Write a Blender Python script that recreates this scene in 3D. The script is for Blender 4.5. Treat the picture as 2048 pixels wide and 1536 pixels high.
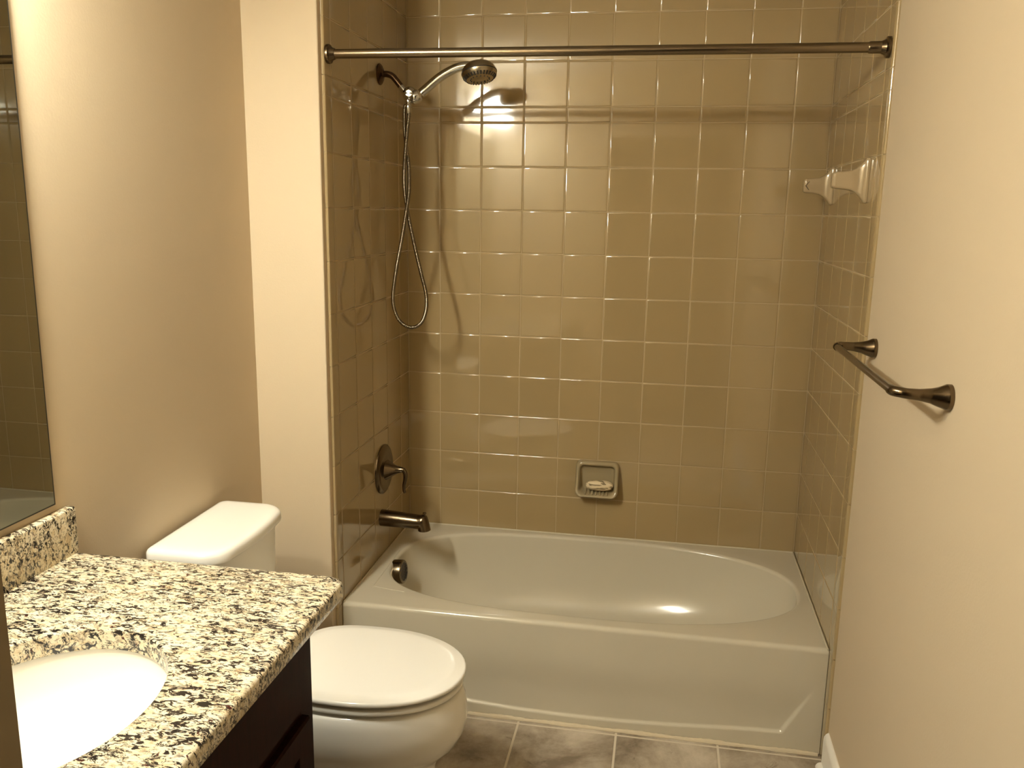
import bpy, bmesh, math, random
from mathutils import Vector, Matrix
random.seed(7)
PI = math.pi
sc = bpy.context.scene
for o in list(bpy.data.objects):
    bpy.data.objects.remove(o, do_unlink=True)
COL = sc.collection

# ---------------------------------------------------------------- camera, world, exposure
cd = bpy.data.cameras.new('camera')
cam = bpy.data.objects.new('camera', cd); COL.objects.link(cam)
cd.sensor_fit = 'HORIZONTAL'; cd.sensor_width = 36.0
cd.lens = 1709.89 / 2048 * 36.0
cd.clip_start = 0.01
cam.location = (0.9597, -3.1429, 1.5718)
cam.rotation_euler = (math.radians(78.494), math.radians(-0.924), math.radians(10.164))
sc.camera = cam
wd = bpy.data.worlds.new('world'); sc.world = wd; wd.use_nodes = True
wd.node_tree.nodes['Background'].inputs[0].default_value = (0.9, 0.65, 0.4, 1)
wd.node_tree.nodes['Background'].inputs[1].default_value = 0.02
sc.view_settings.view_transform = 'Standard'
sc.view_settings.look = 'None'
sc.view_settings.gamma = 1.0
sc.view_settings.use_curve_mapping = False
sc.view_settings.exposure = 0.04
sc.cycles.use_denoising = True
sc.cycles.max_bounces = 10
sc.cycles.caustics_reflective = False
sc.cycles.caustics_refractive = False
LAMP_COL = (1.0, 0.985, 0.845)
BULB_E = 570.0
SHADE_E = 205.0

# ---------------------------------------------------------------- measures (metres)
W = 1.4836            # width of the tub alcove
P = 0.1545            # tile pitch
RIM = 0.3376          # tub rim height
ZM = 0.4883           # joint one row above the rim
XL = -0.23            # vanity wall
YS = -0.80            # face of the stub wall beside the tub
YF = -2.70            # inside of the doorway wall
H = 2.44

# ---------------------------------------------------------------- materials
def mat(name, col, rough=0.5, metal=0.0, spec=0.5, coat=0.0):
    m = bpy.data.materials.new(name); m.use_nodes = True
    b = m.node_tree.nodes['Principled BSDF']
    b.inputs['Base Color'].default_value = (*col, 1)
    b.inputs['Roughness'].default_value = rough
    b.inputs['Metallic'].default_value = metal
    b.inputs['Specular IOR Level'].default_value = spec
    b.inputs['Coat Weight'].default_value = coat
    m.diffuse_color = (*col, 1)
    return m
def nt(m):
    t = m.node_tree
    return t, t.nodes, t.links, t.nodes['Principled BSDF']
def noise(t, scale, detail=4, rough=0.5, dist=0.0, vec=None):
    n = t.nodes.new('ShaderNodeTexNoise')
    n.inputs['Scale'].default_value = scale; n.inputs['Detail'].default_value = detail
    n.inputs['Roughness'].default_value = rough; n.inputs['Distortion'].default_value = dist
    if vec is not None: t.links.new(vec, n.inputs['Vector'])
    return n
def ramp(t, fac, stops, interp='LINEAR'):
    r = t.nodes.new('ShaderNodeValToRGB'); r.color_ramp.interpolation = interp
    e = r.color_ramp.elements
    while len(e) < len(stops): e.new(0.5)
    for i, (p, c) in enumerate(stops):
        e[i].position = p; e[i].color = (*c, 1) if len(c) == 3 else c
    t.links.new(fac, r.inputs[0]); return r
def mixc(t, fac, a, b):
    m = t.nodes.new('ShaderNodeMix'); m.data_type = 'RGBA'
    for s, v in ((m.inputs[0], fac), (m.inputs[6], a), (m.inputs[7], b)):
        if hasattr(v, 'links'): t.links.new(v, s)
        elif isinstance(v, (int, float)): s.default_value = v
        else: s.default_value = (*v, 1)
    return m.outputs[2]
def objvec(t, scale=(1, 1, 1), rot=(0, 0, 0)):
    tc = t.nodes.new('ShaderNodeTexCoord'); mp = t.nodes.new('ShaderNodeMapping')
    mp.inputs['Scale'].default_value = scale; mp.inputs['Rotation'].default_value = rot
    t.links.new(tc.outputs['Object'], mp.inputs['Vector']); return mp.outputs['Vector']
def bump(t, bsdf, h, strength, dist):
    b = t.nodes.new('ShaderNodeBump'); b.inputs['Strength'].default_value = strength
    b.inputs['Distance'].default_value = dist
    t.links.new(h, b.inputs['Height']); t.links.new(b.outputs['Normal'], bsdf.inputs['Normal'])

M_wall = mat('wall_paint', (0.54, 0.44, 0.305), 0.62, spec=0.3)
t, N, L, B = nt(M_wall)
n = noise(t, 190, 3, 0.5, 0, objvec(t)); bump(t, B, n.outputs[0], 0.12, 0.002)
M_ceil = mat('ceiling_paint', (0.58, 0.52, 0.43), 0.9, spec=0.2)
M_trim = mat('white_trim_paint', (0.82, 0.77, 0.68), 0.35)
M_tile = mat('beige_glazed_tile', (0.46, 0.355, 0.235), 0.07, spec=0.5, coat=0.75)
t, N, L, B = nt(M_tile); B.inputs['Coat Roughness'].default_value = 0.05
g = N.new('ShaderNodeNewGeometry')
r = ramp(t, g.outputs['Random Per Island'], [(0, (0.335, 0.244, 0.122)), (1, (0.357, 0.260, 0.131))])
L.new(r.outputs[0], B.inputs['Base Color'])
n = noise(t, 9, 2, 0.5, 0, objvec(t)); bump(t, B, n.outputs[0], 0.05, 0.004)
M_grout = mat('cream_grout', (0.42, 0.32, 0.185), 0.8, spec=0.2)
M_porc = mat('white_porcelain', (0.86, 0.83, 0.76), 0.12, spec=0.55, coat=0.2)
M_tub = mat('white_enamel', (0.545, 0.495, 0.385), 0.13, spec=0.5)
M_sink = mat('white_sink_porcelain', (0.88, 0.86, 0.80), 0.10, spec=0.5)
M_caulk = mat('cream_caulk', (0.60, 0.51, 0.36), 0.6)
M_caulk2 = mat('bone_caulk', (0.50, 0.44, 0.32), 0.5)
M_nickel = mat('brushed_bronze_nickel', (0.150, 0.112, 0.070), 0.22, 1.0)
M_nickel_rod = mat('brushed_nickel', (0.215, 0.168, 0.112), 0.22, 1.0)
M_dark_bronze = mat('dark_bronze', (0.085, 0.050, 0.028), 0.24, 1.0)
M_chrome = mat('chrome', (0.55, 0.535, 0.50), 0.05, 1.0)
M_chrome_satin = mat('satin_head', (0.38, 0.33, 0.24), 0.27, 1.0)
M_black = mat('black_plastic', (0.012, 0.011, 0.010), 0.4)
M_mirror = mat('mirror_silver', (0.47, 0.475, 0.42), 0.0, 1.0)
M_mirror_edge = mat('mirror_edge', (0.03, 0.028, 0.022), 0.3)
M_soap = mat('dry_cream_soap', (0.86, 0.74, 0.53), 0.6)
t, N, L, B = nt(M_soap)
n = noise(t, 26, 3, 0.6, 1.5, objvec(t, (0.35, 1, 2.6)))
r = ramp(t, n.outputs[0], [(0.0, (0.70, 0.57, 0.36)), (0.54, (0.70, 0.57, 0.36)), (0.58, (0.20, 0.14, 0.07))])
L.new(r.outputs[0], B.inputs['Base Color']); bump(t, B, r.outputs[0], 0.6, 0.003)
M_dish = mat('beige_glazed_ceramic', (0.31, 0.245, 0.14), 0.10, spec=0.6, coat=0.3)
M_post = mat('pale_glazed_ceramic', (0.37, 0.28, 0.165), 0.08, spec=0.6, coat=0.4)
M_cab = mat('dark_cherry_wood', (0.040, 0.011, 0.006), 0.5, spec=0.06)
t, N, L, B = nt(M_cab)
n = noise(t, 14, 5, 0.6, 1.0, objvec(t, (1, 5, 0.6)))
r = ramp(t, n.outputs[0], [(0.3, (0.008, 0.0016, 0.0008)), (0.7, (0.020, 0.0042, 0.002))])
L.new(r.outputs[0], B.inputs['Base Color'])
M_socket_shade = mat('painted_socket_shadow', (0.055, 0.032, 0.016), 0.4)  # dark brown standing in for shade on the socket's inner walls
M_dark = mat('shadow_gap_black', (0.008, 0.005, 0.004), 0.7)
M_hose = mat('hose_steel', (0.20, 0.165, 0.12), 0.18, 1.0)
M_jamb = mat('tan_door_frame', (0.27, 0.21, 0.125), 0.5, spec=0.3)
M_steel = mat('fixture_metal', (0.5, 0.42, 0.32), 0.3, 1.0)

M_granite = mat('speckled_granite', (0.8, 0.7, 0.5), 0.16, spec=0.5, coat=0.15)
t, N, L, B = nt(M_granite)
v = objvec(t, (0.72, 1.5, 1.1), (0, 0, math.radians(12)))
b0 = ramp(t, noise(t, 42, 5, 0.65, 0.6, v).outputs[0],
          [(0.30, (0.40, 0.29, 0.17)), (0.42, (0.62, 0.51, 0.33)), (0.53, (0.70, 0.62, 0.45)), (0.75, (0.77, 0.70, 0.55))])
def math_(op, a, b_):
    m_ = N.new('ShaderNodeMath'); m_.operation = op
    for i_, q_ in enumerate((a, b_)):
        if hasattr(q_, 'links'): L.new(q_, m_.inputs[i_])
        elif q_ is not None: m_.inputs[i_].default_value = q_
    return m_.outputs[0]
clus = ramp(t, noise(t, 15, 2, 0.5, 0.8, v).outputs[0], [(0.36, (0, 0, 0)), (0.62, (1, 1, 1))]).outputs[0]
sp1 = math_('ADD', noise(t, 80, 5, 0.68, 1.0, v).outputs[0], math_('MULTIPLY', clus, 0.07))
blk1 = ramp(t, sp1, [(0.560, (0, 0, 0)), (0.595, (1, 1, 1))]).outputs[0]
rid = math_('ABSOLUTE', math_('SUBTRACT', noise(t, 40, 4, 0.6, 1.4, objvec(t, (0.75, 1.6, 1.1), (0, 0, 0.35))).outputs[0], 0.5), None)
line = ramp(t, rid, [(0.010, (1, 1, 1)), (0.026, (0, 0, 0))]).outputs[0]
lmask = ramp(t, noise(t, 26, 3, 0.6, 0.5, objvec(t, (1, 1, 1), (0, 0, 1.0))).outputs[0], [(0.46, (0, 0, 0)), (0.53, (1, 1, 1))]).outputs[0]
blk = math_('MAXIMUM', blk1, math_('MULTIPLY', line, lmask))
gry = ramp(t, noise(t, 85, 5, 0.7, 1.0, objvec(t, (0.7, 1.5, 1), (0, 0, 0.5))).outputs[0], [(0.53, (0, 0, 0)), (0.62, (0.8, 0.8, 0.8))]).outputs[0]
red = ramp(t, noise(t, 62, 3, 0.6, 0.8, objvec(t, (0.9, 1.4, 1), (0.2, 0.1, -0.3))).outputs[0], [(0.645, (0, 0, 0)), (0.68, (1, 1, 1))]).outputs[0]
c1 = mixc(t, gry, b0.outputs[0], (0.25, 0.19, 0.13))
c2 = mixc(t, red, c1, (0.070, 0.017, 0.013))
c3 = mixc(t, blk, c2, (0.016, 0.012, 0.011))
L.new(c3, B.inputs['Base Color'])

M_floor = mat('mottled_floor_tile', (0.3, 0.25, 0.19), 0.45, spec=0.35)
t, N, L, B = nt(M_floor)
v = objvec(t)
a1 = ramp(t, noise(t, 5.0, 8, 0.66, 0.25, v).outputs[0], [(0.34, (0.17, 0.13, 0.09)), (0.5, (0.36, 0.30, 0.23)), (0.66, (0.52, 0.45, 0.355))])
a2 = ramp(t, noise(t, 13, 7, 0.72, 0.5, v).outputs[0], [(0.62, (0, 0, 0)), (0.72, (1, 1, 1))])
L.new(mixc(t, a2.outputs[0], a1.outputs[0], (0.12, 0.09, 0.06)), B.inputs['Base Color'])
n = noise(t, 40, 5, 0.6, 0, v); bump(t, B, n.outputs[0], 0.15, 0.002)
M_fgrout = mat('pale_floor_grout', (0.60, 0.53, 0.42), 0.8, spec=0.2)
M_hall = mat('hallway_paint', (0.30, 0.24, 0.17), 0.7, spec=0.2)

def emit(name, col, s):
    m = bpy.data.materials.new(name); m.use_nodes = True
    t = m.node_tree; t.nodes.clear()
    e = t.nodes.new('ShaderNodeEmission'); o = t.nodes.new('ShaderNodeOutputMaterial')
    e.inputs[0].default_value = (*col, 1); e.inputs[1].default_value = s
    t.links.new(e.outputs[0], o.inputs[0]); return m
M_bulb = emit('glowing_bulb', LAMP_COL, BULB_E)
M_shade = emit('glowing_frosted_glass', LAMP_COL, SHADE_E)

# ---------------------------------------------------------------- mesh helpers
class MB:
    def __init__(s): s.v = []; s.f = []; s.m = []
    def add(s, vs, fs, mi=0):
        b = len(s.v); s.v += [tuple(p) for p in vs]
        s.f += [tuple(b + i for i in f) for f in fs]; s.m += [mi] * len(fs)
    def box(s, a, b, mi=0):
        (x0, y0, z0), (x1, y1, z1) = a, b
        s.add([(x0,y0,z0),(x1,y0,z0),(x1,y1,z0),(x0,y1,z0),(x0,y0,z1),(x1,y0,z1),(x1,y1,z1),(x0,y1,z1)],
              [(0,3,2,1),(4,5,6,7),(0,1,5,4),(1,2,6,5),(2,3,7,6),(3,0,4,7)], mi)
    def rings(s, rs, cap0=True, cap1=True, mi=0, closed=True):
        n = len(rs[0]); vs = [p for r in rs for p in r]; fs = []
        for i in range(len(rs) - 1):
            for j in range(n if closed else n - 1):
                k = (j + 1) % n
                fs.append((i*n+j, i*n+k, (i+1)*n+k, (i+1)*n+j))
        if cap0: fs.append(tuple(range(n - 1, -1, -1)))
        if cap1: fs.append(tuple((len(rs)-1)*n + j for j in range(n)))
        s.add(vs, fs, mi)
    def tube(s, pts, rad, n=14, mi=0, caps=True):
        pts = [Vector(p) for p in pts]
        if not hasattr(rad, '__len__'): rad = [rad] * len(pts)
        T = []
        for i in range(len(pts)):
            a = pts[max(i-1, 0)]; b = pts[min(i+1, len(pts)-1)]
            T.append((b - a).normalized())
        up = Vector((0, 0, 1)) if abs(T[0].z) < 0.9 else Vector((0, 1, 0))
        u = T[0].cross(up).normalized(); rs = []
        for i, p in enumerate(pts):
            u = (u - T[i] * u.dot(T[i])).normalized(); w = T[i].cross(u)
            rs.append([p + (u*math.cos(2*PI*k/n) + w*math.sin(2*PI*k/n)) * rad[i] for k in range(n)])
        s.rings(rs, caps, caps, mi)
    def lathe(s, prof, origin, axis, n=40, mi=0, su=1.0, sv=1.0, ref=None, caps=True):
        """prof: list of (distance along axis, radius)"""
        o = Vector(origin); a = Vector(axis).normalized()
        r0 = Vector(ref) if ref else (Vector((0,0,1)) if abs(a.z) < 0.9 else Vector((0,1,0)))
        u = (r0 - a * r0.dot(a)).normalized(); w = a.cross(u)
        s.rings([[o + a*d + (u*math.cos(2*PI*k/n)*su + w*math.sin(2*PI*k/n)*sv) * max(r, 1e-5) for k in range(n)] for d, r in prof], caps, caps, mi)
    def build(s, name, mats, parent=None, angle=35, smooth=True, recalc=True):
        me = bpy.data.meshes.new(name); me.from_pydata(s.v, [], s.f)
        if not isinstance(mats, (list, tuple)): mats = [mats]
        for m in mats: me.materials.append(m)
        me.polygons.foreach_set('material_index', s.m)
        bm = bmesh.new(); bm.from_mesh(me)
        if recalc: bmesh.ops.recalc_face_normals(bm, faces=bm.faces)
        bm.to_mesh(me); bm.free()
        if smooth:
            me.polygons.foreach_set('use_smooth', [True] * len(me.polygons))
            me.set_sharp_from_angle(angle=math.radians(angle))
        me.update()
        o = bpy.data.objects.new(name, me); COL.objects.link(o)
        if parent is not None:
            o.parent = parent
            p = parent; off = Vector((0, 0, 0))
            while p is not None: off += p.location; p = p.parent
            o.location = -off
        return o

def thing(name, label, cat, loc, group=None):
    o = bpy.data.objects.new(name, None); COL.objects.link(o); o.location = loc
    o.empty_display_size = 0.05
    return tag(o, label, cat, group)
def tag(o, label, cat, group=None, kind=None):
    o['label'] = label; o['category'] = cat
    if group: o['group'] = group
    if kind: o['kind'] = kind
    return o
def struct(o, label=None, cat=None):
    o['kind'] = 'structure'
    if label: o['label'] = label
    if cat: o['category'] = cat
    return o
def catmull(pts, per=12):
    pts = [Vector(p) for p in pts]
    q = [pts[0]*2 - pts[1]] + pts + [pts[-1]*2 - pts[-2]]; out = []
    for i in range(1, len(q) - 2):
        a, b, c, d = q[i-1:i+3]
        for k in range(per):
            t = k / per
            out.append(0.5*((2*b) + (c-a)*t + (2*a-5*b+4*c-d)*t*t + (3*b-a-3*c+d)*t**3))
    out.append(pts[-1]); return out
def resample(pts, step):
    out = [pts[0]]; acc = 0.0; last = pts[0]
    for p in pts[1:]:
        d = (p - last).length
        while acc + d >= step and d > 0:
            t = (step - acc) / d; q = last.lerp(p, t); out.append(q)
            last = q; d = (p - last).length; acc = 0.0
        acc += d; last = p
    return out
def sellipse(cx, cy, a, b, n, ph):
    c, s_ = math.cos(ph), math.sin(ph)
    r = 1.0 / ((abs(c)/a)**n + (abs(s_)/b)**n) ** (1.0/n)
    return cx + r*c, cy + r*s_
def rrect(x0, x1, y0, y1, r, seg=8):
    """rounded rectangle outline, r = one radius or four (x1y1, x0y1, x0y0, x1y0)"""
    if not hasattr(r, '__len__'): r = [r]*4
    out = []
    for (cx, cy, a0, rr) in ((x1-r[0], y1-r[0], 0, r[0]), (x0+r[1], y1-r[1], PI/2, r[1]), (x0+r[2], y0+r[2], PI, r[2]), (x1-r[3], y0+r[3], 1.5*PI, r[3])):
        for k in range(seg + 1):
            a = a0 + PI/2*k/seg
            out.append((cx + rr*math.cos(a), cy + rr*math.sin(a)))
    return out

def tiles(mb, ul, vl, frame, gap=0.0024, th=0.006, tilt=0.0012, skip=None, edge=0.0020, rad=0.0016):
    """cushion-edged tiles between joint lines; frame(u, v, d) -> point, d = height above the grout bed"""
    for i in range(len(ul) - 1):
        for j in range(len(vl) - 1):
            if skip and skip(i, j): continue
            u0, u1 = ul[i] + gap/2, ul[i+1] - gap/2; v0, v1 = vl[j] + gap/2, vl[j+1] - gap/2
            if u1 - u0 < 0.006 or v1 - v0 < 0.006: continue
            tu, tv = random.gauss(0, tilt), random.gauss(0, tilt)
            cu, cv = (u0+u1)/2, (v0+v1)/2
            rs = []
            for ins, d in ((0, 0.0), (0, th*0.62), (edge*0.25, th*0.87), (edge, th), (edge*2.2, th)):
                rs.append([frame(a, b, d + (tu*(a-cu) + tv*(b-cv) if d > 0 else 0)) for a, b in
                           ((u0+ins, v0+ins), (u1-ins, v0+ins), (u1-ins, v1-ins), (u0+ins, v1-ins))])
            mb.rings(rs, False, True, 0)

# ---------------------------------------------------------------- setting
# floor
mb = MB(); fz = -0.006
ux = [-0.23] + [0.578 + 0.3045*k for k in range(-2, 3)] + [W + 0.008]
vy = [YF] + [-0.765 - 0.3045*k for k in range(6, -1, -1)] + [-0.70]
tiles(mb, ux, vy, lambda u, v, d: (u, v, fz + d), gap=0.006, th=0.006, tilt=0.0, edge=0.0022)
mb.box((-0.33, YF, -0.08), (W + 0.108, 0.1, -0.0012), 1)
struct(mb.build('floor', [M_floor, M_fgrout], angle=30))
mb = MB(); mb.box((-0.33, -4.6, -0.08), (2.4, YF, 0.0)); struct(mb.build('floor_hall', M_hall))
mb = MB(); mb.box((-0.33, YF - 0.12, H), (W + 0.108, 0.1, H + 0.08)); struct(mb.build('ceiling', M_ceil))

# joint lines of the wall tile
rows = [ZM + P*k for k in range(-2, 10)]
rows = [0.0, rows[0]] + rows[1:] + [rows[-1] + 0.0535]
rows += [rows[-1] + P*k for k in (1, 2, 3)] + [H]
cols = [0.0] + [0.1255 + P*k for k in range(0, 9)] + [W]
side = [-0.725 + 0.1545*k for k in range(0, 5)] + [0.0]      # towards the back wall

mb = MB()
tiles(mb, cols, rows, lambda u, v, d: (u, 0.006 - d, v))
mb.box((-0.108, 0.0012, 0.0), (W + 0.108, 0.11, H), 1)
struct(mb.build('wall_back', [M_tile, M_grout], angle=30))

def bullnose(mb, sgn, x, y0, y1):
    prof = [(0.006, y0), (0.0, y0), (0.0, y1 + 0.007)]
    prof = [(0.0055, y0 - 0.0012), (0.0016, y0 - 0.0014), (0.0003, y0 - 0.0030), (0.0, y0 - 0.005), (0.0, y1 + 0.014)]
    for k in range(1, 7):
        a = PI/2*k/6
        prof.append((0.008*(1 - math.cos(a)), y1 + 0.008*(1 - math.sin(a))))
    for a, b in zip(rows[:-1], rows[1:]):
        r0 = [(x - sgn*d, y, a + 0.0012) for d, y in prof]; r1 = [(x - sgn*d, y, b - 0.0012) for d, y in prof]
        mb.rings([r0, r1], False, False, 0, closed=False)
        for zz in (a + 0.0012, b - 0.0012):
            mb.add([(x - sgn*d, y, zz) for d, y in prof] + [(x - sgn*0.008, y0, zz)], [tuple(range(len(prof) + 1))], 0)

mb = MB()
tiles(mb, side, rows, lambda u, v, d: (-0.006 + d, u, v))
bullnose(mb, 1, 0.0, -0.725, -0.777)
mb.box((-0.0079, -0.774, 0.0), (-0.0012, 0.0, H), 1)
struct(mb.build('wall_alcove_left', [M_tile, M_grout], angle=30))
mb = MB()
tiles(mb, side, rows, lambda u, v, d: (W + 0.006 - d, u, v))
bullnose(mb, -1, W, -0.725, -0.790)
mb.box((W + 0.0012, -0.786, 0.0), (W + 0.0079, 0.0, H), 1)
struct(mb.build('wall_alcove_right', [M_tile, M_grout], angle=30))

mb = MB()
prof = rrect(XL - 0.10, -0.008, YS, 0.0, [0.001, 0.001, 0.001, 0.004], 4)
mb.rings([[(x, y, 0) for x, y in prof], [(x, y, H) for x, y in prof]])
struct(mb.build('wall_stub', M_wall))
mb = MB(); mb.box((XL - 0.10, YF - 0.12, 0), (XL, YS, H)); struct(mb.build('wall_left', M_wall))
mb = MB(); mb.box((W + 0.008, YF - 0.12, 0), (W + 0.108, 0.1, H)); struct(mb.build('wall_right', M_wall))
DX0, DX1, DZ = 0.554, 1.36, 2.06
mb = MB()
mb.box((XL, YF - 0.12, 0), (DX0, YF, H)); mb.box((DX1, YF - 0.12, 0), (W + 0.008, YF, H))
mb.box((DX0, YF - 0.12, DZ), (DX1, YF, H))
struct(mb.build('wall_front', M_wall))
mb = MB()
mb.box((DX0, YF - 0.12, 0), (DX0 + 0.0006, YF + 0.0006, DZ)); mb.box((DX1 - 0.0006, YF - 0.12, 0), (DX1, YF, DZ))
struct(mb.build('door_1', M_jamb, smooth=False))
# hallway behind the doorway, where the photographer stands
mb = MB(); mb.box((-0.43, -4.7, 0), (2.5, -4.6, H)); struct(mb.build('wall_hall_back', M_hall))
mb = MB(); mb.box((-0.43, -4.6, 0), (-0.33, YF - 0.12, H)); struct(mb.build('wall_hall_left', M_hall))
mb = MB(); mb.box((2.4, -4.6, 0), (2.5, YF - 0.12, H)); struct(mb.build('wall_hall_right', M_hall))
mb = MB(); mb.box((W + 0.108, YF - 0.12, 0), (2.5, YF, H)); struct(mb.build('wall_hall_front', M_hall))
mb = MB(); mb.box((-0.43, -4.7, H), (2.5, YF - 0.12, H + 0.08)); struct(mb.build('ceiling_hall', M_hall))

# baseboard on the right wall, with a quarter-round shoe
xb = W + 0.008
mb = MB()
pr = [(0, 0), (-0.014, 0), (-0.014, 0.088), (-0.0125, 0.098), (-0.008, 0.106), (-0.003, 0.110), (0, 0.110)]
mb.rings([[(xb + a, y, z) for a, z in pr] for y in (-0.800, YF)])
sh = [(-0.014, 0)] + [(-0.014 - 0.016*math.cos(a), 0.016*math.sin(a)) for a in [PI/2*k/6 for k in range(7)]]
mb.rings([[(xb + a, y, z) for a, z in sh] for y in (-0.803, YF)])
struct(mb.build('baseboard_right', M_trim))
mb = MB()
mb.rings([[(XL - a, y, z) for a, z in pr] for y in (YS, -1.688)])
struct(mb.build('baseboard_left', M_trim))
mb = MB()
mb.rings([[(x, YS + a, z) for a, z in pr] for x in (XL, -0.010)])
struct(mb.build('baseboard_stub', M_trim))
# caulk bead where the tub apron meets the floor
mb = MB(); pts = []; rad = []
for k in range(200):
    x = 0.006 + (W - 0.012)*k/199
    pts.append((x, -0.7465 + 0.0008*math.sin(k*0.37), 0.0015))
    rad.append(0.0072 + 0.0012*math.sin(k*0.21) + 0.0009*random.uniform(-1, 1))
mb.tube(pts, rad, 8)
struct(mb.build('trim_1', M_caulk))
mb = MB()
mb.tube([(0.004, -0.0045, RIM + 0.0005), (W - 0.004, -0.0045, RIM + 0.0005)], 0.0032, 8)
mb.tube([(0.0035, -0.004, RIM + 0.0005), (0.0035, -0.738, RIM - 0.0003)], 0.0028, 8)
mb.tube([(W - 0.0035, -0.004, RIM + 0.0005), (W - 0.0035, -0.738, RIM - 0.0003)], 0.0028, 8)
struct(mb.build('trim_2', M_caulk2))

# ---------------------------------------------------------------- bathtub
tub = thing('bathtub', 'white alcove bathtub with a sloped oval basin below the tiled wall', 'bathtub', (W/2, -0.37, 0))
TX0, TX1, TY0, TY1 = 0.004, W - 0.004, -0.722, -0.003
CX, CY = 0.753, -0.357
phs = [2*PI*k/220 for k in range(220)]
for (cx, cy) in ((TX0, TY0), (TX1, TY0), (TX0, TY1), (TX1, TY1)):
    phs.append(math.atan2(cy - CY, cx - CX) % (2*PI))
phs = sorted(phs)
def lip(ph, grow=0.0):
    n = 2.9 - 0.55*max(0.0, math.cos(ph))
    return sellipse(CX, CY, 0.690 + grow, 0.320 + grow, n, ph)
def rect(ph):
    c, s_ = math.cos(ph), math.sin(ph); k = 1e9
    if c > 1e-9: k = min(k, (TX1 - CX)/c)
    if c < -1e-9: k = min(k, (TX0 - CX)/c)
    if s_ > 1e-9: k = min(k, (TY1 - CY)/s_)
    if s_ < -1e-9: k = min(k, (TY0 - CY)/s_)
    return CX + k*c, CY + k*s_
def bot(ph): return sellipse(0.640, -0.362, 0.43, 0.185, 2.4, ph)
rs = []
for t_ in (1.0, 0.66, 0.33, 0.0):
    r = []
    for ph in phs:
        a = lip(ph, 0.013); b = rect(ph)
        r.append((a[0]*(1-t_) + b[0]*t_, a[1]*(1-t_) + b[1]*t_, RIM))
    rs.append(r)
for k in range(1, 7):
    a_ = PI/2*k/6*0.93
    g_ = 0.013*(1 - math.sin(a_)); dz = 0.013*(1 - math.cos(a_))
    rs.append([(*lip(ph, g_), RIM - dz) for ph in phs])
D = 0.272
for k in range(1, 25):
    w = (k/24)**1.5
    z = RIM - 0.0125 - D*(1 - (1 - w)**2.6)**(1/1.45)
    r = []
    for ph in phs:
        a = lip(ph, 0.0); b = bot(ph)
        r.append((a[0]*(1-w) + b[0]*w, a[1]*(1-w) + b[1]*w, z))
    rs.append(r)
mb = MB(); mb.rings(rs, False, True)
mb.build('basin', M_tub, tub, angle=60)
# apron with a shallow pressed panel
def sstep(a, b, x):
    t_ = min(1, max(0, (x - a)/(b - a))); return t_*t_*(3 - 2*t_)
mb = MB(); RR = 0.014; yA = -0.741
prof = [(-0.7215, RIM)] + [(yA + RR - RR*math.sin(PI/2*k/8), RIM - RR + RR*math.cos(PI/2*k/8)) for k in range(9)]
zs = [RIM - RR - (RIM - RR)*k/104 for k in range(1, 105)]
xs = [0.0008 + (W - 0.0016)*k/400 for k in range(401)]
rs = [[(x, y, z) for x in xs] for y, z in prof]
for z in zs:
    r = []
    for x in xs:
        zb = 0.030 + 0.028*sstep(0.75, 1.40, x)**1.3 + 0.028*sstep(0.75, 0.10, x)**1.3
        xr = 1.368 + (z - 0.056)*0.56; xl = W - xr
        d = 0.0085*sstep(zb - 0.003, zb + 0.003, z)*sstep(xr + 0.004, xr - 0.004, x)*sstep(xl - 0.004, xl + 0.004, x)
        d *= 1 - sstep(0.09, 0.22, z)
        r.append((x, yA + d, z))
    rs.append(r)
mb.rings(rs, False, False, 0, closed=False)
n0 = len(xs)
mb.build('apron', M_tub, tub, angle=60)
mb = MB()
mb.tube(catmull([(0.050, -0.30, RIM + 0.0002), (0.053, -0.45, RIM + 0.0002), (0.056, -0.600, RIM + 0.0002), (0.0575, -0.606, RIM + 0.0002), (0.064, -0.609, RIM + 0.0002), (0.11, -0.618, RIM + 0.0002), (0.17, -0.628, RIM + 0.0002)], 8), 0.0013, 8)
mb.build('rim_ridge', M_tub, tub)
# overflow cover on the drain-end wall
mb = MB(); oc = Vector((0.060, -0.392, 0.2965)); oa = Vector((1, -0.05, 0.10)).normalized()
mb.lathe([(0, 0.0425), (0.030, 0.0425), (0.0345, 0.0410), (0.036, 0.0385), (0.0362, 0.001)], oc, oa, 48)
ov = mb.build('overflow_cover', M_nickel_rod, tub); ov['label'] = 'brushed bronze round overflow cover with slots'
mb = MB(); ou = oa.cross(Vector((0, 0, 1))).normalized(); ow = ou.cross(oa).normalized()
su = (ou*0.75*-1 + ow*0.66).normalized()           # slots run up towards the back
sv = oa.cross(su).normalized()
for k in range(-3, 4):
    c = oc + oa*0.0363 + sv*(k*0.0098); hl = math.sqrt(max(0.0, 0.0325**2 - (k*0.0098)**2))
    q = [c + su*hl*i + sv*0.0014*j for i, j in ((-1, -1), (1, -1), (1, 1), (-1, 1))]
    mb.rings([[p - oa*0.001 for p in q], [p + oa*0.0008 for p in q]])
mb.build('grille', M_black, ov, smooth=False)
mb = MB(); mb.lathe([(0, 0.034), (0.004, 0.034), (0.006, 0.030), (0.004, 0.020), (0.004, 0.001)], (0.33, -0.37, RIM - 0.0125 - D - 0.002), (0, 0, 1), 32)
mb.build('drain', M_nickel, tub)

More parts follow.
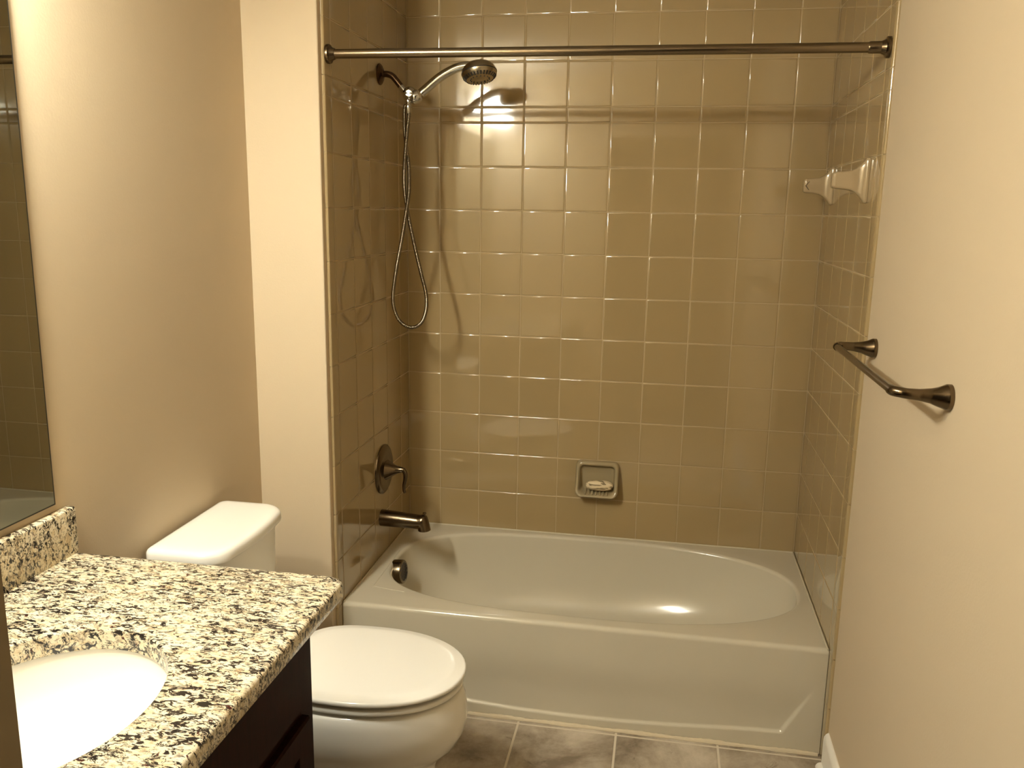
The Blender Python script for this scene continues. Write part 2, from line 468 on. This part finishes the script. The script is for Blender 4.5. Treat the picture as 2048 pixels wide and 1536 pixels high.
# ---------------------------------------------------------------- curtain rod
rod = thing('shower_curtain_rod', 'long brushed metal curtain rod spanning the top of the tub alcove', 'curtain rod', (W/2, -0.752, 1.988))
yr = -0.752; zl, zr = 1.990, 1.9855
def rp(x): return (x, yr, zl + (zr - zl)*x/W)
mb = MB(); mb.tube([rp(0.010 + (W - 0.02)*k/20) for k in range(21)], 0.0128, 32); mb.build('rod', M_nickel_rod, rod)
mb = MB(); mb.tube([rp(W - 0.052), rp(W - 0.048), rp(W - 0.012), rp(W - 0.010)], [0.0128, 0.0148, 0.0150, 0.0128], 32); mb.build('collar', M_nickel_rod, rod)
for x, s_ in ((0.0, 1), (W, -1)):
    mb = MB(); mb.lathe([(0.0003, 0.026), (0.005, 0.0265), (0.009, 0.0255), (0.011, 0.020), (0.018, 0.0165), (0.024, 0.0140)], rp(x), (s_, 0, 0), 36)
    mb.build('end_flange', M_nickel, rod)

# ---------------------------------------------------------------- shower arm with diverter
YA = -0.304
arm = thing('shower_mount', 'dark bronze bent shower arm with chrome diverter ball on the tiled side wall', 'shower arm', (0, YA, 2.003))
mb = MB(); mb.lathe([(0.0003, 0.034), (0.003, 0.034), (0.006, 0.031), (0.010, 0.024), (0.0115, 0.016), (0.014, 0.0125), (0.016, 0.011)], (0, YA, 2.003), (1, 0, 0), 40)
mb.build('wall_flange', M_dark_bronze, arm)
mb = MB(); mb.tube(catmull([(0.004, YA, 2.003), (0.025, YA, 2.003), (0.043, YA, 1.997), (0.057, YA, 1.983), (0.076, YA, 1.960)], 10), 0.0103, 20)
mb.build('pipe', M_dark_bronze, arm)
BC = Vector((0.103, YA, 1.938))
mb = MB(); mb.tube([(0.073, YA, 1.9635), (0.078, YA, 1.9578), (0.084, YA, 1.951), (0.094, YA, 1.944)], [0.0108, 0.0118, 0.0118, 0.012], 20)
mb.lathe([(-0.024*math.cos(PI*k/14), 0.0255*math.sin(PI*k/14)) for k in range(15)], BC, (0, -1, 0), 28)
mb.tube([(0.105, YA, 1.930), (0.117, YA, 1.930), (0.1265, YA, 1.9335), (0.1365, YA, 1.9375)], [0.018, 0.0235, 0.0225, 0.0175], 24)
mb.lathe([(0, 0.012), (0.012, 0.012), (0.014, 0.010), (0.018, 0.0095)], (0.1, YA - 0.004, 1.9265), (-0.02, 0, -1), 24)
mb.build('diverter', M_chrome, arm)
mb = MB(); mb.lathe([(0, 0.0125), (0.006, 0.0125), (0.008, 0.0105), (0.0085, 0.001)], BC + Vector((0.0040, -0.0205, 0.001)), (0.10, -1, -0.005), 24)
mb.build('diverter_cap', M_chrome, arm)

# ---------------------------------------------------------------- hand shower with hose
hs = thing('hand_shower', 'chrome handheld shower head held in the diverter, long ribbed hose looping down', 'shower head', (0.133, YA, 1.935))
hp = catmull([(0.1428, YA, 1.9420), (0.157, YA, 1.9540), (0.206, YA - 0.002, 1.991), (0.252, YA - 0.004, 2.015), (0.287, YA - 0.006, 2.024), (0.315, YA - 0.008, 2.024)], 10)
nh = len(hp); rh = [0.0155 - 0.0016*i/(nh-1) for i in range(nh)]
mb = MB(); mb.tube(hp, rh, 24); mb.build('handle', M_chrome, hs)
hc = Vector((0.338, YA - 0.010, 2.004)); ha = Vector((0.17, -0.20, -0.96)).normalized()
mb = MB()
mb.lathe([(-0.034, 0.001), (-0.0335, 0.016), (-0.031, 0.028), (-0.026, 0.039), (-0.017, 0.0495), (-0.006, 0.0558), (0.001, 0.0572)], hc, ha, 56)
head = mb.build('spray_head', M_chrome_satin, hs)
mb = MB(); mb.lathe([(0.0005, 0.0568), (0.0005, 0.0578), (0.0030, 0.0578), (0.0030, 0.0568)], hc, ha, 56); mb.build('trim_ring', M_black, head)
mb = MB(); mb.lathe([(0.0025, 0.0572), (0.010, 0.0560), (0.018, 0.0505), (0.0225, 0.045), (0.024, 0.040), (0.0235, 0.018), (0.026, 0.014), (0.026, 0.001)], hc, ha, 56)
mb.build('face_plate', M_chrome_satin, head)
mb = MB(); u_ = ha.cross(Vector((0, 1, 0))).normalized(); w_ = ha.cross(u_)
for k in range(30):
    a = 2*PI*k/30; d = u_*math.cos(a) + w_*math.sin(a); tn = ha.cross(d)
    p0, p1 = hc + d*0.0535 + ha*0.0152, hc + d*0.0440 + ha*0.0236
    nn = (p1 - p0).cross(tn).normalized()
    if nn.dot(ha) < 0: nn = -nn
    q = [p0 + tn*0.0022, p1 + tn*0.0016, p1 - tn*0.0016, p0 - tn*0.0022]
    mb.rings([[x - nn*0.001 for x in q], [x + nn*0.0012 for x in q]])
    if k % 2 == 0:
        mb.lathe([(0, 0.0022), (0.0022, 0.0018), (0.0024, 0.0002)], hc + d*0.031 + ha*0.0236, ha, 8)
mb.build('nozzle', M_black, head, smooth=False)
def hx(a, b, dy): return (0.0005 + (640 + a/3.2 - 817)*0.001746 + 0.0975, YA + dy, 1.898 + (215 - 200 - b/3.2)*0.001746)
hose_pts = [(0.0985, YA - 0.004, 1.885), hx(572, 90, -0.004), hx(566, 150, -0.006), hx(552, 290, -0.008), hx(541, 400, -0.006), hx(535, 500, 0.002), hx(541, 600, 0.008),
            hx(562, 720, 0.008), hx(600, 890, 0.006), hx(641, 1050, 0.003), hx(672, 1170, 0), hx(674, 1260, 0), hx(650, 1340, 0), hx(605, 1382, 0), hx(550, 1384, 0), hx(495, 1345, 0),
            hx(462, 1270, 0), hx(456, 1180, 0), hx(483, 1010, -0.002), hx(520, 840, -0.006), hx(550, 680, -0.009), hx(567, 570, -0.006), hx(569, 490, -0.001), hx(563, 390, 0.006),
            hx(549, 290, 0.008), hx(538, 180, 0.008), hx(537, 90, 0.008), hx(541, 40, 0.009), (0.0925, YA + 0.0165, 1.8985), (0.102, YA + 0.018, 1.905)]
hpts = resample(catmull(hose_pts, 14), 0.0011)
mb = MB(); mb.tube(hpts, [0.0058 + 0.0008*(1 if (i % 4) in (1, 2) else 0) for i in range(len(hpts))], 12)
hose = mb.build('hose', M_hose, hs, angle=80)
mb = MB(); mb.lathe([(0, 0.0092), (0.010, 0.0098), (0.024, 0.0088), (0.029, 0.0070)], (0.0995, YA - 0.004, 1.9068), (-0.03, 0, -1), 24)
mb.build('hose_connector', M_chrome, hose)

# ---------------------------------------------------------------- shower valve
vc = Vector((0, -0.326, 0.655))
val = thing('shower_valve', 'round bronze shower valve with a curved lever handle on the tiled side wall', 'shower valve', vc)
mb = MB(); mb.lathe([(0.0003, 0.089), (0.005, 0.0885), (0.0095, 0.084), (0.013, 0.076), (0.0145, 0.062), (0.013, 0.050), (0.014, 0.044)], vc, (1, 0, 0), 64)
mb.build('escutcheon', M_nickel, val)
hb = vc + Vector((0, 0.002, -0.003))
mb = MB(); mb.lathe([(0.012, 0.0360), (0.0135, 0.0365), (0.024, 0.0305), (0.040, 0.0205), (0.054, 0.0135), (0.066, 0.0105), (0.074, 0.0100)], hb, (1, 0, 0.06), 40)
hub = hb + Vector((0.074, 0, 0.0045))
lp = catmull([hub + Vector((-0.010, 0, 0)), hub + Vector((0.001, 0, -0.001)), hub + Vector((0.0085, 0, -0.014)), hub + Vector((0.008, 0, -0.036)), hub + Vector((0.0035, 0, -0.058)), hub + Vector((0.003, 0, -0.074)), hub + Vector((0.006, 0, -0.086))], 8)
nl = len(lp); mb.tube(lp, [0.0098 - 0.0048*i/(nl-1) for i in range(nl)], 18)
mb.build('lever_handle', M_nickel, val)

# ---------------------------------------------------------------- tub spout
sp = thing('tub_spout', 'bronze tub spout with a pull-up knob above the drain end', 'tub spout', (0, -0.351, 0.480))
mb = MB(); rs = []
for k in range(15):
    x = 0.142*k/14; zt = 0.5105 - 0.010*(x/0.142)**1.2; zb_ = 0.4505 - 0.0015*x/0.142
    hw = 0.0305 - 0.0045*x/0.142
    rs.append([(x + 0.0003, -0.351 + hw*math.cos(2*PI*j/32), (zt+zb_)/2 + (zt-zb_)/2*math.sin(2*PI*j/32)) for j in range(32)])
for (tx, tz), (bx, bz), hw in (((0.152, 0.5035), (0.1405, 0.4490), 0.0258), ((0.161, 0.5025), (0.138, 0.4488), 0.0256), ((0.1665, 0.4995), (0.1375, 0.4484), 0.0254), ((0.1705, 0.493), (0.1372, 0.4478), 0.0252),
                               ((0.1745, 0.480), (0.137, 0.4472), 0.0250), ((0.1785, 0.464), (0.137, 0.4464), 0.0247), ((0.182, 0.4475), (0.137, 0.4452), 0.0244)):
    rs.append([((tx+bx)/2 + (tx-bx)/2*math.sin(2*PI*j/32), -0.351 + hw*math.cos(2*PI*j/32), (tz+bz)/2 + (tz-bz)/2*math.sin(2*PI*j/32)) for j in range(32)])
mb.rings(rs); mb.build('spout_body', M_nickel, sp, angle=50)
mb = MB(); mb.lathe([(0, 0.0030), (0.011, 0.0030), (0.0115, 0.0055), (0.014, 0.0068), (0.018, 0.0060), (0.0195, 0.0008)], (0.160, -0.351, 0.494), (0, 0, 1), 20)
mb.build('diverter_knob', M_nickel, sp)

# ---------------------------------------------------------------- soap dish and soap
dish = thing('soap_dish', 'beige ceramic soap dish set into the tiled back wall', 'soap dish', (0.744, 0, 0.51))
DX, DZc, DW, DH = 0.7445, 0.5765, 0.0815, 0.0655
def dring(ins, y0, y1, r):
    o = []
    for a, b in rrect(-DW + ins, DW - ins, -DH + ins, DH - ins, max(r, 0.002), 8):
        f_ = 0.5 - 0.5*b/DH
        o.append((DX + a, y0 + (y1 - y0)*f_**1.6, DZc + b))
    return o
mb = MB()
mb.rings([dring(0.0, -0.0003, -0.0003, 0.020), dring(0.0, -0.014, -0.048, 0.022), dring(0.0015, -0.0195, -0.060, 0.022), dring(0.005, -0.0230, -0.066, 0.021), dring(0.010, -0.0235, -0.066, 0.019),
          dring(0.0145, -0.0205, -0.060, 0.017), dring(0.017, -0.015, -0.042, 0.015), dring(0.0195, -0.008, -0.014, 0.014), dring(0.026, -0.004, -0.005, 0.010)], False, True)
mb.build('tray', M_dish, dish, angle=60)
mb = MB()
for k in range(-3, 4):
    x = DX + k*0.0135
    mb.tube([(x, -0.012, 0.5325), (x, -0.036, 0.5310), (x, -0.055, 0.5275), (x, -0.060, 0.524)], [0.003, 0.0036, 0.0036, 0.002], 10)
mb.build('ridge', M_dish, dish)
mb = MB(); rs = []
SN = 22
for i in range(SN + 1):
    ph = -PI/2 + PI*i/SN; r = []
    for j in range(36):
        th = 2*PI*j/36
        def se(v, p): return math.copysign(abs(v)**p, v)
        r.append((0.756 + 0.0520*se(math.cos(ph), 0.8)*se(math.cos(th), 0.75), -0.036 + 0.0200*se(math.cos(ph), 0.8)*se(math.sin(th), 0.9), 0.5555 + 0.0195*se(math.sin(ph), 0.85)))
    rs.append(r)
mb.rings(rs)
tag(mb.build('soap_bar', M_soap, angle=70), 'cracked cream bar of soap lying in the wall soap dish', 'soap')

# ---------------------------------------------------------------- ceramic towel posts
def ceramic_post(yc, zc, sock, label):
    o = thing('ceramic_towel_post', label, 'towel bar post', (W, yc, zc), 'ceramic towel posts on the right alcove wall')
    mb = MB(); rs = []
    for d, hz, hy, r in ((0.0003, 0.060, 0.030, 0.008), (0.006, 0.060, 0.030, 0.008), (0.009, 0.057, 0.028, 0.008), (0.013, 0.050, 0.0255, 0.008), (0.020, 0.041, 0.0225, 0.008), (0.030, 0.032, 0.0200, 0.008), (0.042, 0.0265, 0.0190, 0.008),
                         (0.060, 0.0240, 0.0185, 0.008), (0.080, 0.0225, 0.0185, 0.008), (0.086, 0.0215, 0.0178, 0.008), (0.090, 0.0185, 0.015, 0.007), (0.0905, 0.008, 0.006, 0.004)):
        rs.append([(W - d, yc + a, zc + b) for a, b in rrect(-hy, hy, -hz, hz, r, 6)])
    mb.rings(rs); mb.build('post_body', M_post, o, angle=50)
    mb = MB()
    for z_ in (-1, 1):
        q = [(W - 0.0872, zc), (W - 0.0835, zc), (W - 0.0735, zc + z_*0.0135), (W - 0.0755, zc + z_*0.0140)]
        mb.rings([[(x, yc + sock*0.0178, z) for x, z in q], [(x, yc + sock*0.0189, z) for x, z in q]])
    mb.build('socket_shade_mark', M_socket_shade, o)  # dark chevron laid on the face as painted shade of the empty bar socket
ceramic_post(-0.632, 1.665, 1, 'glazed ceramic towel post nearer the drywall edge, bar missing')
ceramic_post(-0.128, 1.665, -1, 'glazed ceramic towel post close to the back corner of the tub alcove')

# ---------------------------------------------------------------- towel bar on the right wall
tb = thing('towel_bar', 'bronze towel bar with flared posts on the cream right wall', 'towel bar', (xb, -1.18, 1.245))
BX, BZ = 1.393, 1.249
mb = MB(); mb.tube([(BX, -1.478 + 0.026, BZ), (BX, -0.885 - 0.014, BZ)], 0.0080, 24); mb.build('bar', M_nickel, tb)
for yp, sg in ((-1.478, 1), (-0.885, -1)):
    pts = catmull([(xb - 0.0003, yp, BZ - 0.004), (xb - 0.008, yp, BZ - 0.004), (xb - 0.020, yp, BZ - 0.004), (xb - 0.035, yp, BZ - 0.003), (xb - 0.055, yp, BZ - 0.002), (xb - 0.075, yp + sg*0.001, BZ - 0.001), (BX + 0.012, yp + sg*0.005, BZ), (BX + 0.002, yp + sg*0.016, BZ), (BX, yp + sg*0.030, BZ)], 6)
    npt = len(pts); key = [0.0245, 0.0245, 0.0195, 0.0145, 0.0112, 0.0102, 0.0100, 0.0100, 0.0098]
    rad = [key[min(i//6, 8)] + (key[min(i//6+1, 8)] - key[min(i//6, 8)])*((i % 6)/6) for i in range(npt)]
    mb = MB(); mb.tube(pts, rad, 28)
    mb.build('post', M_nickel, tb, angle=50)

# ---------------------------------------------------------------- toilet
YC = -1.243
wc = thing('toilet', 'white two-piece toilet with closed lid between the vanity and the tub', 'toilet', (0.15, YC, 0))
def outline(cx, lf, lb, w, nf=2.0, nb=2.6, N_=72):
    o = []
    for k in range(N_):
        a = 2*PI*k/N_; c, s_ = math.cos(a), math.sin(a)
        l, n_ = (lf, nf) if c >= 0 else (lb, nb)
        r = 1.0/((abs(c)/l)**n_ + (abs(s_)/w)**n_)**(1.0/n_)
        o.append((cx + r*c, YC + r*s_))
    return o
mb = MB(); rs = []
for z, cx, lf, lb, w, nf in ((0.0, 0.15, 0.298, 0.28, 0.100, 3.0), (0.012, 0.15, 0.298, 0.28, 0.100, 3.0), (0.028, 0.15, 0.292, 0.275, 0.092, 3.0), (0.09, 0.15, 0.288, 0.27, 0.086, 3.0), (0.15, 0.15, 0.288, 0.27, 0.087, 2.9),
                         (0.180, 0.16, 0.284, 0.27, 0.096, 2.7), (0.198, 0.18, 0.274, 0.28, 0.118, 2.4), (0.218, 0.20, 0.272, 0.29, 0.143, 2.2), (0.245, 0.215, 0.284, 0.31, 0.165, 2.1), (0.28, 0.225, 0.292, 0.34, 0.178, 2.05),
                         (0.32, 0.23, 0.294, 0.37, 0.183, 2.05), (0.36, 0.23, 0.288, 0.40, 0.184, 2.05), (0.382, 0.23, 0.281, 0.41, 0.182, 2.05), (0.3885, 0.23, 0.276, 0.407, 0.178, 2.05), (0.391, 0.23, 0.268, 0.40, 0.171, 2.05)):
    rs.append([(x, y, z) for x, y in outline(cx, lf, lb, w, nf, 3.0)])
mb.rings(rs); mb.build('bowl', M_porc, wc, angle=50)
def slab(name, z0, z1, cx, lf, lb, w, r, dome=0.0, nf=2.1, nb=3.0):
    mb = MB(); rs = []
    for k in range(5):
        a = PI/2*k/4; i = r*(1 - math.sin(a)); rs.append([(x, y, z0 + r*(1 - math.cos(a))) for x, y in outline(cx, lf-i, lb-i, w-i, nf, nb)])
    for k in range(5):
        a = PI/2*k/4; i = r*(1 - math.cos(a)); rs.append([(x, y, z1 - r + r*math.sin(a) ) for x, y in outline(cx, lf-i, lb-i, w-i, nf, nb)])
    for q_, dz in ((0.010, 0.45), (0.019, 0.85), (0.025, 1.0), (0.040, 1.02), (0.080, 1.03), (0.130, 1.03)):
        rs.append([(x, y, z1 + dome*dz) for x, y in outline(cx, lf-r-q_, lb-r-q_, w-r-q_, nf, nb)])
    mb.rings(rs); return mb.build(name, M_porc, wc, angle=50)
slab('seat', 0.3990, 0.4140, 0.255, 0.257, 0.205, 0.182, 0.006)
slab('seat_lid', 0.4245, 0.4385, 0.255, 0.263, 0.215, 0.188, 0.006, 0.005)
for s_ in (-1, 1):
    mb = MB(); mb.lathe([(0, 0.014), (0.028, 0.014), (0.033, 0.011), (0.034, 0.002)], (0.034, YC + s_*0.07, 0.3975), (0, 0, 1), 20)
    mb.build('hinge', M_porc, wc)
# tank: bowed front
def tank_out(x0, x1, hw, rf, rb_, bow):
    o = []
    for x, y in rrect(x0, x1, -hw, hw, [rf, rb_, rb_, rf], 10):
        if x > x1 - rf - 1e-6: x += bow*(1 - (y/hw)**2)
        o.append((x, YC - 0.008 + y))
    return o
def tank_dense(x0, x1, hw, rf, rb_, bow):
    p = tank_out(x0, x1, hw, rf, rb_, 0.0); out = []
    for i in range(len(p)):
        a, b = p[i], p[(i+1) % len(p)]
        out.append(a)
        if i % 11 == 10:
            for k in range(1, 8): out.append((a[0]+(b[0]-a[0])*k/8, a[1]+(b[1]-a[1])*k/8))
    return [(x + bow*max(0, (x - x0)/(x1 - x0))**2*(1 - ((y - YC + 0.008)/hw)**2), y) for x, y in out]
mb = MB(); rs = []
for z, x1, hw in ((0.398, -0.060, 0.150), (0.405, -0.056, 0.156), (0.44, -0.050, 0.162), (0.58, -0.045, 0.168), (0.745, -0.040, 0.1735)):
    rs.append([(x, y, z) for x, y in tank_dense(-0.212, x1, hw, 0.045, 0.02, 0.016)])
mb.rings(rs); mb.build('tank', M_porc, wc, angle=50)
mb = MB(); rs = []
for z, i in ((0.7455, 0.006), (0.748, 0.001), (0.752, 0.0), (0.766, 0.0005), (0.772, 0.003), (0.7760, 0.008), (0.778, 0.016), (0.7790, 0.030), (0.7795, 0.06)):
    rs.append([(x, y, z) for x, y in tank_dense(-0.216 + i, -0.026 - i, 0.1855 - i, max(0.055 - i*0.6, 0.01), max(0.022 - i*0.3, 0.006), 0.018)])
mb.rings(rs); mb.build('tank_lid', M_porc, wc, angle=50)

# ---------------------------------------------------------------- vanity cabinet
YV0, YV1 = -1.690, YF + 0.004
XF = 0.310
cab = thing('vanity_cabinet', 'dark cherry vanity cabinet under the speckled stone countertop', 'cabinet', (0.04, -2.2, 0))
mb = MB()
mb.box((XL + 0.002, YV0 - 0.016, 0.09), (XF - 0.020, YV0, 0.8268)); mb.box((XL + 0.002, YV1, 0.09), (XF - 0.020, YV1 + 0.016, 0.8268))
mb.box((XL + 0.002, YV1 + 0.016, 0.09), (XF - 0.020, YV0 - 0.016, 0.108)); mb.box((XL + 0.002, YV1 + 0.016, 0.108), (XL + 0.010, YV0 - 0.016, 0.8268))
mb.box((XL + 0.002, YV1, 0.0), (XF - 0.085, YV0 - 0.001, 0.09))
mb.build('carcass', M_cab, cab, smooth=False)
mb = MB()
ym = (YV0 + YV1)/2
for a, b in ((YV0 - 0.055, YV0), (ym - 0.03, ym + 0.03), (YV1, YV1 + 0.055)): mb.box((XF - 0.020, a, 0.09), (XF, b, 0.8268))
for a, b in ((0.775, 0.8268), (0.600, 0.645), (0.09, 0.135)): mb.box((XF - 0.0198, YV1, a), (XF - 0.0002, YV0, b))
mb.build('face_frame', M_cab, cab, smooth=False)
def front(name, y0, y1, z0, z1, fr):
    mb = MB(); x = XF
    rs = []
    for ins, d in ((0, 0.0002), (0, 0.013), (0.004, 0.017), (fr, 0.017), (fr + 0.006, 0.009), (fr + 0.020, 0.009)):
        rs.append([(x + d, y0 + ins, z0 + ins), (x + d, y1 - ins, z0 + ins), (x + d, y1 - ins, z1 - ins), (x + d, y0 + ins, z1 - ins)])
    if name == 'drawer_front': rs = rs[:3]
    mb.rings([[tuple(p) for p in r] for r in rs])
    return mb.build(name, M_cab, cab, smooth=False)
front('drawer_front', ym + 0.018, YV0 - 0.047, 0.638, 0.780, 0.022)
front('drawer_front', YV1 + 0.047, ym - 0.018, 0.638, 0.780, 0.022)
front('door', ym + 0.018, YV0 - 0.047, 0.125, 0.606, 0.055)
front('door', YV1 + 0.047, ym - 0.018, 0.125, 0.606, 0.055)

# ---------------------------------------------------------------- stone countertop
SX, SY, SA, SB = 0.080, -2.155, 0.177, 0.212
KX0, KX1, KY0, KY1, KZ0, KZ1 = XL + 0.0005, 0.377, YF + 0.002, -1.655, 0.827, 0.862
kp = sorted([2*PI*k/180 for k in range(180)])
def kout(ph, ins):
    """rounded free corner, straight elsewhere"""
    c, s_ = math.cos(ph), math.sin(ph); k = 1e9
    x0, x1, y0, y1 = KX0 + ins, KX1 - ins, KY0 + ins, KY1 - ins
    if c > 1e-9: k = min(k, (x1 - SX)/c)
    if c < -1e-9: k = min(k, (x0 - SX)/c)
    if s_ > 1e-9: k = min(k, (y1 - SY)/s_)
    if s_ < -1e-9: k = min(k, (y0 - SY)/s_)
    x, y = SX + k*c, SY + k*s_
    R_ = 0.034; cx, cy = x1 - R_, y1 - R_
    if x > cx and y > cy:
        # intersect the ray with the corner arc
        dx, dy = SX - cx, SY - cy
        b_ = c*dx + s_*dy; q = b_*b_ - (dx*dx + dy*dy - R_*R_)
        kk = -b_ + math.sqrt(max(q, 0)); x, y = SX + kk*c, SY + kk*s_
    return x, y
for (cx, cy) in ((KX0, KY0), (KX1, KY0), (KX0, KY1), (KX1 - 0.034, KY1), (KX1, KY1 - 0.034)):
    kp.append(math.atan2(cy - SY, cx - SX) % (2*PI))
for k in range(1, 10):
    a = PI/2*k/10; kp.append(math.atan2(KY1 - 0.034 + 0.034*math.sin(a) - SY, KX1 - 0.034 + 0.034*math.cos(a) - SX) % (2*PI))
kp = sorted(set(round(a, 6) for a in kp))
hole = lambda ph, g_: sellipse(SX, SY, SA + g_, SB + g_, 2.0, ph)
rs = []
for z, g_ in ((KZ0, 0.0), (KZ1 - 0.004, 0.0), (KZ1 - 0.0012, 0.0012), (KZ1, 0.004)): rs.append([(*hole(ph, g_), z) for ph in kp])
rs.append([(*kout(ph, 0.008), KZ1) for ph in kp])
for z, i in ((KZ1 - 0.001, 0.004), (KZ1 - 0.004, 0.001), (KZ1 - 0.008, 0.0), (KZ0 + 0.003, 0.0), (KZ0 + 0.0005, 0.002), (KZ0, 0.004)):
    rs.append([(*kout(ph, i), z) for ph in kp])
rs.append(rs[0])
mb = MB(); mb.rings(rs, False, False)
tag(mb.build('countertop', M_granite, angle=40), 'speckled cream and black stone countertop with an oval sink cutout', 'countertop')
mb = MB()
pr = rrect(XL + 0.0005, XL + 0.0205, KZ1 + 0.0003, 0.9605, [0.004, 0.001, 0.0005, 0.0005], 4)
mb.rings([[(x, y, z) for x, z in pr] for y in (KY1 - 0.0, KY1 - 0.002, YF + 0.004)])
tag(mb.build('backsplash', M_granite, angle=40), 'low speckled stone backsplash standing on the countertop under the mirror', 'backsplash')

# ---------------------------------------------------------------- sink
snk = thing('sink', 'white oval undermount sink bowl in the stone countertop', 'sink', (SX, SY, 0.66))
mb = MB(); rs = []
pp = [2*PI*k/80 for k in range(80)]
for g_, z in ((0.028, KZ0 - 0.014), (0.028, KZ0 - 0.0003), (0.006, KZ0 - 0.0003), (0.004, KZ0 - 0.003)): rs.append([(*sellipse(SX, SY, SA+g_, SB+g_, 2.0, ph), z) for ph in pp])
for k in range(1, 15):
    a = PI/2*k/14; s_ = math.cos(a)**0.55 if k < 14 else 0.10
    rs.append([(*sellipse(SX, SY, (SA+0.003)*max(s_, 0.1), (SB+0.003)*max(s_, 0.1), 2.0, ph), KZ0 - 0.003 - 0.145*math.sin(a)**1.0) for ph in pp])
mb.rings(rs, False, True); mb.build('basin', M_sink, snk, angle=60)
mb = MB(); mb.lathe([(0, 0.022), (0.003, 0.022), (0.0045, 0.019), (0.003, 0.012), (0.003, 0.001)], (SX, SY, KZ0 - 0.148), (0, 0, 1), 28); mb.build('drain', M_nickel, snk)

# ---------------------------------------------------------------- mirror
mir = thing('mirror', 'large frameless wall mirror standing above the stone backsplash', 'mirror', (XL, -2.2, 0.975))
mb = MB(); mx = XL + 0.0065
mb.box((XL + 0.0005, YF + 0.012, 0.9765), (mx, -1.692, 2.02)); mb.build('backing', M_mirror_edge, mir, smooth=False)
mb = MB(); mb.box((mx, YF + 0.015, 0.9795), (mx + 0.0004, -1.6955, 2.017)); mb.build('glass', M_mirror, mir, smooth=False)

# ---------------------------------------------------------------- vanity light above the mirror
vl = thing('vanity_light', 'three-shade vanity light on the wall above the mirror', 'wall lamp', (XL, -2.20, 2.16))
mb = MB(); pr = rrect(-2.50, -1.90, 2.145, 2.235, 0.02, 6)
mb.rings([[(XL + 0.0005, y, z) for y, z in pr], [(XL + 0.018, y, z) for y, z in pr], [(XL + 0.022, y*0.99 - 0.022, z) for y, z in pr]]); mb.build('backplate', M_steel, vl)
LX = -0.128
for yl in (-1.955, -2.20, -2.445):
    mb = MB(); mb.tube(catmull([(XL + 0.015, yl, 2.19), (XL + 0.06, yl, 2.215), (LX - 0.015, yl, 2.245), (LX, yl, 2.232)], 8), 0.007, 12)
    mb.build('arm', M_steel, vl)
    mb = MB(); mb.lathe([(0.0, 0.020), (0.008, 0.030), (0.03, 0.040), (0.06, 0.048), (0.09, 0.055), (0.11, 0.060), (0.109, 0.058), (0.09, 0.053), (0.06, 0.046), (0.03, 0.038), (0.010, 0.028), (0.004, 0.018)], (LX, yl, 2.235), (0, 0, -1), 24)
    sh = mb.build('shade', M_shade, vl)
    mb = MB(); mb.lathe([(-0.050*math.cos(PI*k/8), 0.030*math.sin(PI*k/8)) for k in range(9)], (LX, yl, 2.165), (0, 0, -1), 12)
    mb.build('bulb', M_bulb, sh)
